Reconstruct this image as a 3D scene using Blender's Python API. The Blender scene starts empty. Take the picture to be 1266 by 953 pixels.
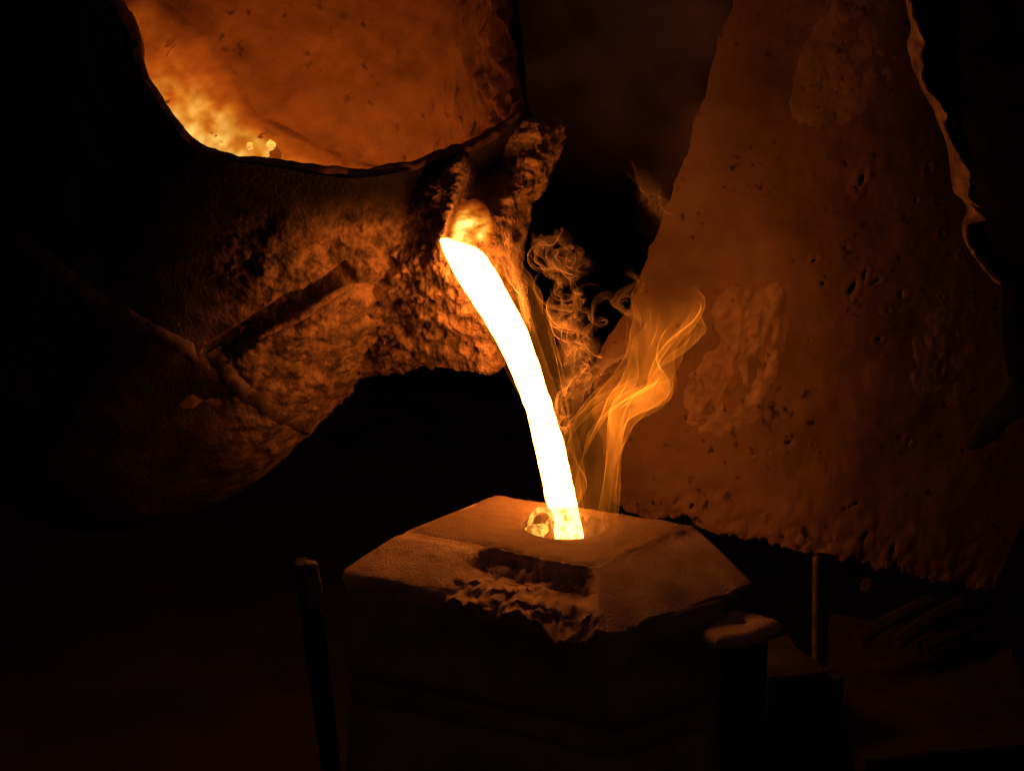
import bpy, math, random
import numpy as np
from mathutils import Vector, noise, Matrix

# ---------------------------------------------------------------- scene, camera, world
sc = bpy.context.scene
COL = sc.collection
W0, H0 = 1266.0, 953.0
LENS = 50.0
F = W0 * LENS / 36.0
PITCH = math.radians(13.4)
CAM = np.array([0.0, 0.0, 1.35])
cd = bpy.data.cameras.new("camera"); cam = bpy.data.objects.new("camera", cd); COL.objects.link(cam)
cd.lens = LENS; cd.sensor_width = 36.0; cd.clip_start = 0.05; cd.clip_end = 60.0
cam.location = CAM; cam.rotation_euler = (math.pi / 2 - PITCH, 0, 0)
sc.camera = cam
world = bpy.data.worlds.new("World"); sc.world = world; world.use_nodes = True
bg = world.node_tree.nodes["Background"]
bg.inputs[0].default_value = (0.75, 0.30, 0.30, 1); bg.inputs[1].default_value = 0.022
sc.view_settings.view_transform = 'Standard'; sc.view_settings.look = 'None'
sc.view_settings.exposure = 0.0; sc.view_settings.gamma = 1.0
sc.render.engine = 'CYCLES'
sc.cycles.use_denoising = True
sc.cycles.sample_clamp_indirect = 4.0
sc.cycles.max_bounces = 6; sc.cycles.diffuse_bounces = 4; sc.cycles.volume_bounces = 1
sc.cycles.transparent_max_bounces = 64
sc.cycles.volume_step_rate = 1.0; sc.cycles.volume_max_steps = 64

FWD = np.array([0, math.cos(PITCH), -math.sin(PITCH)]); UP = np.array([0, math.sin(PITCH), math.cos(PITCH)])
RIGHT = np.array([1.0, 0, 0])
def ray(px, py):
    return FWD + RIGHT * ((px - W0 / 2) / F) - UP * ((py - H0 / 2) / F)
def at(px, py, Y):                 # the photo's pixel at the depth Y metres in front of the camera
    d = ray(px, py); return CAM + d * (Y / d[1])
def onz(px, py, z):                # the photo's pixel on the level z
    d = ray(px, py); return CAM + d * ((z - CAM[2]) / d[2])
def pix(p):
    v = np.asarray(p) - CAM; w = v @ FWD
    return W0 / 2 + F * (v @ RIGHT) / w, H0 / 2 - F * (v @ UP) / w

# ---------------------------------------------------------------- helpers
def fbm(p, s, oct=4, off=0.0):
    return noise.fractal(Vector((p[0] * s + off, p[1] * s + off * 1.7, p[2] * s - off)), 1.0, 2.0, oct)
def sst(a, b, x):
    t = min(1.0, max(0.0, (x - a) / (b - a))); return t * t * (3 - 2 * t)
def mesh_obj(name, verts, faces, mat, parent=None, smooth=True, attr=None):
    me = bpy.data.meshes.new(name)
    me.from_pydata([tuple(map(float, v)) for v in verts], [], faces)
    if attr:
        for an, av in attr.items():
            at_ = me.attributes.new(an, 'FLOAT', 'POINT'); at_.data.foreach_set('value', np.asarray(av, dtype=np.float32))
    me.update()
    if smooth: me.polygons.foreach_set("use_smooth", [True] * len(me.polygons))
    me.materials.append(mat)
    o = bpy.data.objects.new(name, me); COL.objects.link(o)
    if parent is not None:
        o.parent = parent
        o.matrix_parent_inverse = Matrix.Translation(-parent.location)
    return o
def thing(name, label, cat, loc=(0, 0, 0), group=None):
    o = bpy.data.objects.new(name, None); COL.objects.link(o); o.location = tuple(map(float, loc)); o.empty_display_size = 0.05
    o["label"] = label; o["category"] = cat
    if group: o["group"] = group
    return o
def tag(o, label=None, cat=None, kind=None, group=None):
    if label: o["label"] = label
    if cat: o["category"] = cat
    if kind: o["kind"] = kind
    if group: o["group"] = group
    return o
def catmull(pts, n, closed=False):
    P = np.asarray(pts, float); m = len(P); out = []
    segs = m if closed else m - 1
    for i in range(n):
        t = i / n * segs if closed else i / (n - 1) * segs
        k = min(int(t), segs - 1); f = t - k
        g = (lambda j: P[j % m]) if closed else (lambda j: P[min(max(j, 0), m - 1)])
        a, b, c, d = g(k - 1), g(k), g(k + 1), g(k + 2)
        out.append(0.5 * (2 * b + (c - a) * f + (2 * a - 5 * b + 4 * c - d) * f * f + (3 * b - a - 3 * c + d) * f ** 3))
    return np.array(out)
def loft_faces(S, N, cap0=False, cap1=False, flip=False, base=0):
    f = []
    for i in range(S - 1):
        for j in range(N):
            a, b = base + i * N + j, base + i * N + (j + 1) % N
            q = (a, b, b + N, a + N); f.append(q[::-1] if flip else q)
    if cap0: c = tuple(base + j for j in range(N)); f.append(c if flip else c[::-1])
    if cap1: c = tuple(base + (S - 1) * N + j for j in range(N)); f.append(c[::-1] if flip else c)
    return f
def grid_faces(R, C):
    return [(i * C + j, i * C + j + 1, (i + 1) * C + j + 1, (i + 1) * C + j) for i in range(R - 1) for j in range(C - 1)]
def tube(path, rad, n=8):
    P = np.asarray(path, float); m = len(P); V = []
    t0 = P[1] - P[0]; ref = np.cross(t0, [0.3, 0.5, 0.8]); ref /= np.linalg.norm(ref)
    for i in range(m):
        t = P[min(i + 1, m - 1)] - P[max(i - 1, 0)]; t /= np.linalg.norm(t) + 1e-9
        ref = ref - t * (ref @ t); ref /= np.linalg.norm(ref) + 1e-9; b = np.cross(t, ref)
        r = rad[i] if hasattr(rad, '__len__') else rad
        for j in range(n):
            a = 2 * math.pi * j / n; V.append(P[i] + r * (math.cos(a) * ref + math.sin(a) * b))
    return V, loft_faces(m, n, True, True)
def box_mesh(c, s, rz=0, jit=0.0, bev=0.004, seed=0):
    """a worn box: bevelled corners by a rounded 3x3x3 style cage"""
    import bmesh
    bm = bmesh.new(); bmesh.ops.create_cube(bm, size=1.0)
    for v in bm.verts: v.co = Vector((v.co.x * s[0], v.co.y * s[1], v.co.z * s[2]))
    bmesh.ops.bevel(bm, geom=bm.edges[:], offset=bev, segments=2, affect='EDGES', profile=0.6)
    bmesh.ops.subdivide_edges(bm, edges=[e for e in bm.edges if e.calc_length() > 0.03], cuts=6, use_grid_fill=True)
    m = Matrix.Rotation(rz, 3, 'Z')
    V = []
    for v in bm.verts:
        p = m @ v.co + Vector(c)
        if jit:
            k = noise.noise_vector(p * 22 + Vector((seed, 0, 0))); p = p + k * jit
        V.append(tuple(p))
    bm.verts.index_update()
    Fc = [tuple(v.index for v in f.verts) for f in bm.faces]; bm.free()
    return V, Fc

# ---------------------------------------------------------------- materials
def mat(name, c0, c1, scale=20, rough=0.85, bump=0.3, bscale=90, bdist=0.004, detail=8, metal=0.0, lo=0.35, hi=0.65, spec=0.3):
    m = bpy.data.materials.new(name); m.use_nodes = True; nt = m.node_tree; N = nt.nodes; L = nt.links
    b = N["Principled BSDF"]; b.inputs["Roughness"].default_value = rough; b.inputs["Metallic"].default_value = metal
    b.inputs["Specular IOR Level"].default_value = spec
    tc = N.new("ShaderNodeTexCoord")
    n1 = N.new("ShaderNodeTexNoise"); n1.inputs["Scale"].default_value = scale; n1.inputs["Detail"].default_value = detail
    n1.inputs["Roughness"].default_value = 0.62
    L.new(tc.outputs["Object"], n1.inputs["Vector"])
    cr = N.new("ShaderNodeValToRGB"); cr.color_ramp.elements[0].position = lo; cr.color_ramp.elements[1].position = hi
    cr.color_ramp.elements[0].color = (*c0, 1); cr.color_ramp.elements[1].color = (*c1, 1)
    L.new(n1.outputs["Fac"], cr.inputs[0]); L.new(cr.outputs[0], b.inputs["Base Color"])
    if bump:
        n2 = N.new("ShaderNodeTexNoise"); n2.inputs["Scale"].default_value = bscale; n2.inputs["Detail"].default_value = 6
        L.new(tc.outputs["Object"], n2.inputs["Vector"])
        bp = N.new("ShaderNodeBump"); bp.inputs["Strength"].default_value = bump; bp.inputs["Distance"].default_value = bdist
        L.new(n2.outputs["Fac"], bp.inputs["Height"]); L.new(bp.outputs[0], b.inputs["Normal"])
    return m
def emit(name, c, s, c2=None, s2=None, scale=30, lo=0.4, hi=0.6):
    m = bpy.data.materials.new(name); m.use_nodes = True; nt = m.node_tree; N = nt.nodes; L = nt.links
    N.remove(N["Principled BSDF"]); e = N.new("ShaderNodeEmission"); L.new(e.outputs[0], N["Material Output"].inputs[0])
    e.inputs[0].default_value = (*c, 1); e.inputs[1].default_value = s
    if c2:
        tc = N.new("ShaderNodeTexCoord"); n1 = N.new("ShaderNodeTexNoise"); n1.inputs["Scale"].default_value = scale; n1.inputs["Detail"].default_value = 5
        L.new(tc.outputs["Object"], n1.inputs["Vector"])
        r = N.new("ShaderNodeMapRange"); r.inputs[1].default_value = lo; r.inputs[2].default_value = hi
        L.new(n1.outputs["Fac"], r.inputs[0])
        mx = N.new("ShaderNodeMix"); mx.data_type = 'RGBA'
        L.new(r.outputs[0], mx.inputs[0])
        mx.inputs[6].default_value = (*[k * s2 for k in c2], 1); mx.inputs[7].default_value = (*[k * s for k in c], 1)
        e.inputs[1].default_value = 1.0; L.new(mx.outputs[2], e.inputs[0])
    return m
def vol(name, emission=None, strength=0.0, scatter=None, density=0.0, aniso=0.0, absorb=0.0):
    m = bpy.data.materials.new(name); m.use_nodes = True; nt = m.node_tree; N = nt.nodes; L = nt.links
    N.remove(N["Principled BSDF"]); out = N["Material Output"]; sh = []
    if emission:
        e = N.new("ShaderNodeEmission"); e.inputs[0].default_value = (*emission, 1); e.inputs[1].default_value = strength; sh.append(e)
    if scatter:
        s = N.new("ShaderNodeVolumeScatter"); s.inputs[0].default_value = (*scatter, 1); s.inputs["Density"].default_value = density
        s.inputs["Anisotropy"].default_value = aniso; sh.append(s)
    if len(sh) == 2:
        a = N.new("ShaderNodeAddShader"); L.new(sh[0].outputs[0], a.inputs[0]); L.new(sh[1].outputs[0], a.inputs[1]); L.new(a.outputs[0], out.inputs["Volume"])
    else: L.new(sh[0].outputs[0], out.inputs["Volume"])
    return m

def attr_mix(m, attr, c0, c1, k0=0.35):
    """paints bare metal and shade where the crust attribute is low: a second base colour mixed by a vertex attribute"""
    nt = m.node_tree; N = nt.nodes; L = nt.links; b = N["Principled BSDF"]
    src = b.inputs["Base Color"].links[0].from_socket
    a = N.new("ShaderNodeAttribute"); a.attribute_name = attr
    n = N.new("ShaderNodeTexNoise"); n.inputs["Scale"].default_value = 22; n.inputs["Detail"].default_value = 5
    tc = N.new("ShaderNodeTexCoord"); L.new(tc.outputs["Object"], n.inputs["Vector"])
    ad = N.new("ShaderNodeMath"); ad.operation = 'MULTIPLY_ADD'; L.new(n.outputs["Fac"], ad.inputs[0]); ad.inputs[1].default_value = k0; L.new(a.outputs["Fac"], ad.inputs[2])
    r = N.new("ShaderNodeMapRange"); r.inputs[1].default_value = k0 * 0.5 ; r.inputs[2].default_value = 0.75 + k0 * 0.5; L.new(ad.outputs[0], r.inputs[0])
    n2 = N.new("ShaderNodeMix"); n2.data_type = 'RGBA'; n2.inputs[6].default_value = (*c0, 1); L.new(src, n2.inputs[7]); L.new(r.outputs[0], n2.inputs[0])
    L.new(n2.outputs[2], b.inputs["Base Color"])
def glow(m, attr, col, strength, scale=24):
    """the thing gives off light of its own where it is hot: emission by a vertex attribute"""
    nt = m.node_tree; N = nt.nodes; L = nt.links; b = N["Principled BSDF"]
    a = N.new("ShaderNodeAttribute"); a.attribute_name = attr
    n = N.new("ShaderNodeTexNoise"); n.inputs["Scale"].default_value = scale; n.inputs["Detail"].default_value = 6
    tc = N.new("ShaderNodeTexCoord"); L.new(tc.outputs["Object"], n.inputs["Vector"])
    r = N.new("ShaderNodeMapRange"); r.inputs[1].default_value = .25; r.inputs[2].default_value = .7; r.inputs[3].default_value = 0.45; r.inputs[4].default_value = 1.25; L.new(n.outputs["Fac"], r.inputs[0])
    mu = N.new("ShaderNodeMath"); mu.operation = 'MULTIPLY'; L.new(a.outputs["Fac"], mu.inputs[0]); L.new(r.outputs[0], mu.inputs[1])
    m2 = N.new("ShaderNodeMath"); m2.operation = 'MULTIPLY'; L.new(mu.outputs[0], m2.inputs[0]); m2.inputs[1].default_value = strength
    rr = N.new("ShaderNodeMapRange"); rr.inputs[2].default_value = 1.6; L.new(mu.outputs[0], rr.inputs[0])
    cr = N.new("ShaderNodeValToRGB"); el = cr.color_ramp.elements      # hotter is yellower
    el[0].position = 0.0; el[0].color = (1, .13, .006, 1); el[1].position = 1.0; el[1].color = (1, .68, .15, 1)
    for po, cl in ((.25, (1, .19, .010, 1)), (.5, (1, .38, .03, 1))): e_ = el.new(po); e_.color = cl
    L.new(rr.outputs[0], cr.inputs[0]); L.new(cr.outputs[0], b.inputs["Emission Color"]); L.new(m2.outputs[0], b.inputs["Emission Strength"])
def thin_gas(name, emis=None, e0=0.1, edge=1.0, alb=None, a0=0.12):
    """an optically thin sheet: seen along the sheet there is more of it, so it is denser at grazing angles"""
    m = bpy.data.materials.new(name); m.use_nodes = True; nt = m.node_tree; N = nt.nodes; L = nt.links
    N.remove(N["Principled BSDF"]); out = N["Material Output"]
    lw = N.new("ShaderNodeLayerWeight"); lw.inputs[0].default_value = 0.5
    inv = N.new("ShaderNodeMath"); inv.operation = 'SUBTRACT'; inv.inputs[0].default_value = 1.0 + 0.10 / edge; L.new(lw.outputs["Facing"], inv.inputs[1])
    dv = N.new("ShaderNodeMath"); dv.operation = 'DIVIDE'; dv.inputs[0].default_value = 1.0; L.new(inv.outputs[0], dv.inputs[1])
    a = N.new("ShaderNodeAttribute"); a.attribute_name = "hotness"
    m1 = N.new("ShaderNodeMath"); m1.operation = 'MULTIPLY'; L.new(dv.outputs[0], m1.inputs[0]); L.new(a.outputs["Fac"], m1.inputs[1])
    tc = N.new("ShaderNodeTexCoord"); n = N.new("ShaderNodeTexNoise"); n.inputs["Scale"].default_value = 26; n.inputs["Detail"].default_value = 4
    mp = N.new("ShaderNodeMapping"); mp.inputs["Scale"].default_value = (1, 1, 0.35); L.new(tc.outputs["Object"], mp.inputs[0]); L.new(mp.outputs[0], n.inputs["Vector"])
    r = N.new("ShaderNodeMapRange"); r.inputs[1].default_value = .3; r.inputs[2].default_value = .7; r.inputs[3].default_value = 0.25; r.inputs[4].default_value = 1.5; L.new(n.outputs["Fac"], r.inputs[0])
    m3 = N.new("ShaderNodeMath"); m3.operation = 'MULTIPLY'; L.new(m1.outputs[0], m3.inputs[0]); L.new(r.outputs[0], m3.inputs[1])
    m2 = N.new("ShaderNodeMath"); m2.operation = 'MULTIPLY'; L.new(m3.outputs[0], m2.inputs[0]); m2.inputs[1].default_value = e0 if emis else a0
    tr = N.new("ShaderNodeBsdfTransparent")
    if emis:
        e = N.new("ShaderNodeEmission"); e.inputs[0].default_value = (*emis, 1); L.new(m2.outputs[0], e.inputs[1])
        ad = N.new("ShaderNodeAddShader"); L.new(tr.outputs[0], ad.inputs[0]); L.new(e.outputs[0], ad.inputs[1]); L.new(ad.outputs[0], out.inputs[0])
    else:
        cl = N.new("ShaderNodeMath"); cl.operation = 'MINIMUM'; L.new(m2.outputs[0], cl.inputs[0]); cl.inputs[1].default_value = 0.75
        d = N.new("ShaderNodeBsdfDiffuse"); d.inputs[0].default_value = (*alb, 1); t = N.new("ShaderNodeBsdfTranslucent"); t.inputs[0].default_value = (*alb, 1)
        mx = N.new("ShaderNodeMixShader"); mx.inputs[0].default_value = .5; L.new(d.outputs[0], mx.inputs[1]); L.new(t.outputs[0], mx.inputs[2])
        m4 = N.new("ShaderNodeMixShader"); L.new(cl.outputs[0], m4.inputs[0]); L.new(tr.outputs[0], m4.inputs[1]); L.new(mx.outputs[0], m4.inputs[2]); L.new(m4.outputs[0], out.inputs[0])
    return m

def specks(m, scale, lo, hi, dark):
    """spatter and soot specks: dark spots of irregular size over the base colour"""
    nt = m.node_tree; N = nt.nodes; L = nt.links; b = N["Principled BSDF"]; src = b.inputs["Base Color"].links[0].from_socket
    tc = N.new("ShaderNodeTexCoord"); n = N.new("ShaderNodeTexNoise"); n.inputs["Scale"].default_value = scale; n.inputs["Detail"].default_value = 3; L.new(tc.outputs["Object"], n.inputs["Vector"])
    n2 = N.new("ShaderNodeTexNoise"); n2.inputs["Scale"].default_value = scale * 0.13; n2.inputs["Detail"].default_value = 2; L.new(tc.outputs["Object"], n2.inputs["Vector"])
    ad = N.new("ShaderNodeMath"); ad.operation = 'MULTIPLY_ADD'; L.new(n2.outputs["Fac"], ad.inputs[0]); ad.inputs[1].default_value = 0.45; L.new(n.outputs["Fac"], ad.inputs[2])
    r = N.new("ShaderNodeMapRange"); r.inputs[1].default_value = lo; r.inputs[2].default_value = hi; L.new(ad.outputs[0], r.inputs[0])
    mx = N.new("ShaderNodeMix"); mx.data_type = 'RGBA'; L.new(r.outputs[0], mx.inputs[0]); L.new(src, mx.inputs[6]); mx.inputs[7].default_value = (*dark, 1)
    L.new(mx.outputs[2], b.inputs["Base Color"])
HOT = (1.0, 0.27, 0.038)
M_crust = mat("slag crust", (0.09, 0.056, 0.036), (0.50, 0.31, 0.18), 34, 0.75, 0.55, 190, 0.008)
M_shell = mat("scaled steel shell", (0.06, 0.042, 0.032), (0.20, 0.13, 0.085), 14, 0.8, 0.35, 120, 0.004)
M_band = mat("steel band", (0.06, 0.04, 0.028), (0.24, 0.155, 0.10), 30, 0.7, 0.35, 150, 0.004)
M_lining = mat("refractory lining", (0.20, 0.105, 0.055), (0.34, 0.185, 0.095), 7, 0.9, 0.35, 70, 0.006, lo=0.32, hi=0.72)
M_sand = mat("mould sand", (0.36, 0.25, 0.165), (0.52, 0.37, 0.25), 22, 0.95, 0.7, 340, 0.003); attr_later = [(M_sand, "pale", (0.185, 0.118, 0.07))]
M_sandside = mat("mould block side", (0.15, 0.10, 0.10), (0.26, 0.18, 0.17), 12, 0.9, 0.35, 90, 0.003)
M_hide = mat("scorched hide", (0.21, 0.12, 0.062), (0.36, 0.205, 0.108), 6, 0.72, 0.25, 70, 0.003)
M_pale = mat("rubbed hide", (0.32, 0.195, 0.105), (0.50, 0.31, 0.17), 16, 0.65, 0.35, 60, 0.003)
M_patch = mat("worn hide patch", (0.30, 0.18, 0.09), (0.54, 0.32, 0.165), 22, 0.5, 0.5, 60, 0.004, spec=0.4)
M_cloth = mat("black cloth", (0.003, 0.003, 0.004), (0.008, 0.008, 0.010), 12, 0.9, 0.3, 300, 0.001, spec=0.1)
M_hem = mat("cloth hem with painted light", (0.12, 0.075, 0.05), (0.50, 0.34, 0.22), 26, 0.8, 0.4, 160, 0.003)  # far paler than the cloth: light on the curled edge painted in
M_strap = mat("grey strap", (0.012, 0.016, 0.022), (0.028, 0.036, 0.046), 14, 0.7, 0.2, 300, 0.001)
M_steel = mat("dull steel", (0.09, 0.07, 0.06), (0.22, 0.17, 0.13), 30, 0.6, 0.3, 120, 0.002, spec=0.4)
M_dark = mat("sooty iron", (0.02, 0.016, 0.014), (0.05, 0.038, 0.032), 18, 0.85, 0.3, 90, 0.003)
M_floor = mat("foundry sand floor", (0.03, 0.022, 0.018), (0.075, 0.052, 0.038), 3, 0.95, 0.5, 40, 0.01)
M_wall = mat("sooty wall", (0.006, 0.005, 0.004), (0.016, 0.011, 0.008), 2.2, 0.95, 0.4, 14, 0.02)
M_stream = emit("molten iron", HOT, 32.0)
M_streamlow = emit("molten iron with slag flecks", (1.0, 0.32, 0.045), 15.0, (1.0, 0.36, 0.05), 1.7, 80, 0.36, 0.48)
M_melt = emit("melt surface", (1.0, 0.27, 0.035), 2.6, (1.0, 0.2, 0.02), 0.8, 14)
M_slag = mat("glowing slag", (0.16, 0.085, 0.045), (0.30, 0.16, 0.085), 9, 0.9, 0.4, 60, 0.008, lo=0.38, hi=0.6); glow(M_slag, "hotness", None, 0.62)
M_skin = mat("hot metal skin", (0.09, 0.052, 0.03), (0.28, 0.165, 0.09), 40, 0.8, 0.6, 120, 0.006, spec=0.1); glow(M_skin, "hotness", None, 1.1, 55)
specks(M_hide, 52, 0.86, 0.98, (0.05, 0.028, 0.016)); specks(M_pale, 60, 0.86, 1.0, (0.08, 0.045, 0.025)); specks(M_patch, 60, 0.86, 1.0, (0.08, 0.045, 0.025)); specks(M_lining, 40, 0.84, 0.98, (0.06, 0.032, 0.018))
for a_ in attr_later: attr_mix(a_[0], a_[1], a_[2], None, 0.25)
attr_mix(M_crust, "crust_light", (0.018, 0.012, 0.009), None)
M_cup = mat("burnt cup sand", (0.045, 0.03, 0.022), (0.11, 0.07, 0.05), 40, 0.95, 0.4, 300, 0.002)
M_bead = emit("glowing bead", (1.0, 0.5, 0.08), 1.5, (1.0, 0.36, 0.04), 0.7, 70)
M_splash = emit("bright splash", (1.0, 0.42, 0.06), 1.9, (1.0, 0.27, 0.03), 0.6, 120)
M_flame = thin_gas("flame gas", emis=(1.0, 0.22, 0.012), e0=0.050, edge=2.2)
M_smoke = thin_gas("lit smoke", alb=(0.9, 0.72, 0.5), a0=0.065, edge=1.6)
M_veil = thin_gas("glow round the stream", emis=(1.0, 0.22, 0.012), e0=0.05, edge=1.0)
def soft_smoke(name, col, dens):
    m = vol(name, scatter=col, density=dens); nt = m.node_tree; N = nt.nodes; L = nt.links
    s_ = next(n for n in N if n.type == 'VOLUME_SCATTER'); tc = N.new("ShaderNodeTexCoord")
    sb = N.new("ShaderNodeVectorMath"); sb.operation = 'DISTANCE'; sb.inputs[1].default_value = (.5, .5, .5); L.new(tc.outputs["Generated"], sb.inputs[0])
    fo = N.new("ShaderNodeMapRange"); fo.interpolation_type = 'SMOOTHSTEP'; fo.inputs[1].default_value = 0.48; fo.inputs[2].default_value = 0.05; L.new(sb.outputs["Value"], fo.inputs[0])
    n = N.new("ShaderNodeTexNoise"); n.inputs["Scale"].default_value = 7.5; n.inputs["Detail"].default_value = 3; n.inputs["Distortion"].default_value = 0.6; L.new(tc.outputs["Object"], n.inputs["Vector"])
    r = N.new("ShaderNodeMapRange"); r.inputs[1].default_value = .38; r.inputs[2].default_value = .66; r.inputs[4].default_value = dens; L.new(n.outputs["Fac"], r.inputs[0])
    mu = N.new("ShaderNodeMath"); mu.operation = 'MULTIPLY'; L.new(fo.outputs[0], mu.inputs[0]); L.new(r.outputs[0], mu.inputs[1]); L.new(mu.outputs[0], s_.inputs["Density"])
    return m
M_haze = soft_smoke("thin smoke", (0.9, 0.62, 0.38), 7.0)

# ---------------------------------------------------------------- the setting
def sheet(name, x0, x1, y0, y1, n, amp, mt, vertical=None):
    V = []
    for i in range(n):
        for j in range(n):
            a = x0 + (x1 - x0) * j / (n - 1); b = y0 + (y1 - y0) * i / (n - 1)
            if vertical is None: V.append((a, b, amp * fbm((a, b, 0), 4, 4)))
            else: V.append((a, vertical + amp * fbm((a, b, 3), 1.5, 4), b))
    return tag(mesh_obj(name, V, grid_faces(n, n), mt), kind="structure")
sheet("floor", -6, 6, -1.0, 6.5, 90, 0.02, M_floor)
sheet("back_wall", -6, 6, -0.1, 5, 40, 0.05, M_wall, vertical=5.6)

# ---------------------------------------------------------------- ladle
NL = np.array([0.33, -0.289, 0.898]); NL /= np.linalg.norm(NL)
E1 = np.array([0.33, -0.289, 0]); E1 -= NL * (E1 @ NL); E1 /= np.linalg.norm(E1)
E2 = np.cross(NL, E1)
LC = at(393, 60, 2.25); LR = 0.350; LL = 0.84
def axis_pt(t, r, phi): return LC - NL * t - RIGHT * 0.21 * max(0, t / 0.84) ** 2.5 + r * (math.cos(phi) * E1 + math.sin(phi) * E2)
def poly_y(pts, x):
    xs, ys = zip(*pts); return float(np.interp(x, xs, ys))
RIM = [(60, -160), (138, 0), (165, 80), (190, 122), (215, 155), (240, 180), (265, 195), (300, 201), (340, 206), (390, 216), (430, 222), (465, 219), (500, 212), (540, 202), (575, 189), (605, 172), (635, 150), (660, 100)]
def rim_shift(phi, r):
    """how far the rim dips along the axis there (uneven, slag-built rim)"""
    p = axis_pt(0, r, phi); x, y = pix(p)
    near = (p - LC) @ FWD
    w = sst(0.05, -0.10, near)
    if w <= 0 or x < 150 or x > 625: 
        w *= 0 if (x < 100 or x > 650) else 1
    if w <= 0: return 0.0
    t = 0.0
    for _ in range(6):
        q = p - NL * t; x, y = pix(q); t += (poly_y(RIM, x) - y) / F * 2.1 * 0.85
    return w * max(-0.08, min(0.10, t))
NPH = 640
phis = [2 * math.pi * j / NPH for j in range(NPH)]
shift0 = np.array([rim_shift(p, LR) for p in phis])
fars = np.array([sst(-0.02, 0.16, float((math.cos(p) * E1 + math.sin(p) * E2) @ FWD * LR)) for p in phis])
EXT = 0.27
k = np.hanning(37); k /= k.sum()
shift = np.convolve(np.concatenate([shift0[-40:], shift0, shift0[:40]]), k, 'same')[40:-40] - EXT * fars
lean = 0.135 * fars      # the far wall leans in towards its top

def seg_dist(x, y, a, b):
    ax, ay = a; bx, by = b; dx, dy = bx - ax, by - ay
    s = ((x - ax) * dx + (y - ay) * dy) / (dx * dx + dy * dy); sc_ = min(1, max(0, s))
    ex, ey = x - ax - sc_ * dx, y - ay - sc_ * dy
    side = (dx * (y - ay) - dy * (x - ax)) / math.hypot(dx, dy)
    return math.hypot(ex, ey), side, s
def outer_r(t): 
    return LR - 0.095 * sst(0.0, 0.75, t) - 0.09 * (max(0, (t - 0.66)) / 0.18) ** 2.2
NT = 240
V = []; Fc = []; CR = []
def rough_mask(x, y):
    m = sst(240, 330, x) * sst(235, 290, y) * sst(640, 430, y + 0.35 * (x - 430))
    return 0.12 + 0.88 * m
def crust_light_mask(x, y):  # crust cover, with shade painted in toward rim, left and bottom
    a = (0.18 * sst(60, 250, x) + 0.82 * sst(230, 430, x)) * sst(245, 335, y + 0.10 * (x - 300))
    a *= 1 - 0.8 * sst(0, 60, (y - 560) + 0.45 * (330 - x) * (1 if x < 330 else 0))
    dk = math.exp(-(((x - 215) / 75) ** 2 + ((y - 520) / 60) ** 2) ** 2)          # shade under the band, painted into the colour
    g, _, s = seg_dist(x, y, (262, 440), (415, 350))  # the groove's shadow, darkened into the shell colour
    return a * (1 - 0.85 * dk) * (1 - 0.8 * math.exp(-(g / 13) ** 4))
BAND_T = 0.335
for i in range(NT):
    t0 = i / (NT - 1) * LL
    for j, ph in enumerate(phis):
        sh = shift[j] * max(0, 1 - t0 / 0.22)
        p = axis_pt(t0 + sh, outer_r(t0) - lean[j] * max(0, 1 - t0 / 0.22), ph)
        out = math.cos(ph) * E1 + math.sin(ph) * E2
        x, y = pix(p); near = (out @ FWD) < 0.35
        m = rough_mask(x, y) if near else 0.15
        d = m * (0.014 * fbm(p, 11, 3) + 0.007 * fbm(p, 34, 4, 5) + (0.001 + 0.012 * sst(-.1, .5, fbm(p, 7, 2, 21))) * abs(fbm(p, 60, 4, 5)) + 0.003 * fbm(p, 150, 2, 9))
        if near:
            dd, side, s = seg_dist(x, y, (262, 440), (432, 338))        # the groove over the weld rib
            if -0.05 <= s <= 1.02: d -= 0.030 * math.exp(-(dd / 14.0) ** 6)
            dd, side, s = seg_dist(x, y, (318, 417), (436, 351))
            d += 0.011 * math.exp(-(dd / 5.0) ** 2) * (0.7 + 0.5 * fbm(p, 60, 2))
            d += 0.016 * math.exp(-(((x - 205) / 60) ** 2 + ((y - 425) / 30) ** 2)) - 0.018 * math.exp(-(((x - 230) / 70) ** 2 + ((y - 500) / 28) ** 2))
        CR.append(0.02 + 0.98 * crust_light_mask(x, y) if near else 0.3)
        V.append(p + out * d)
Fc = loft_faces(NT, NPH)
ladle = thing("ladle", "huge slag-crusted foundry ladle tipped to the right with glowing open mouth", "ladle", LC - NL * LL)
SHELL_V, SHELL_F = V, Fc
from mathutils.bvhtree import BVHTree
shell_bvh = BVHTree.FromPolygons([Vector(v) for v in V], Fc)
for q in ((350, 300), (400, 300), (450, 300), (500, 300), (540, 300), (450, 400), (400, 450), (500, 400), (460, 470), (330, 520)):
    h = shell_bvh.ray_cast(Vector(CAM), Vector(ray(*q)).normalized()); print("SHELL", q, h[0].y if h[0] else None)
mesh_obj("shell", V, Fc + [tuple(range((NT - 1) * NPH, NT * NPH))], M_crust, ladle, attr={"crust_light": CR})
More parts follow.
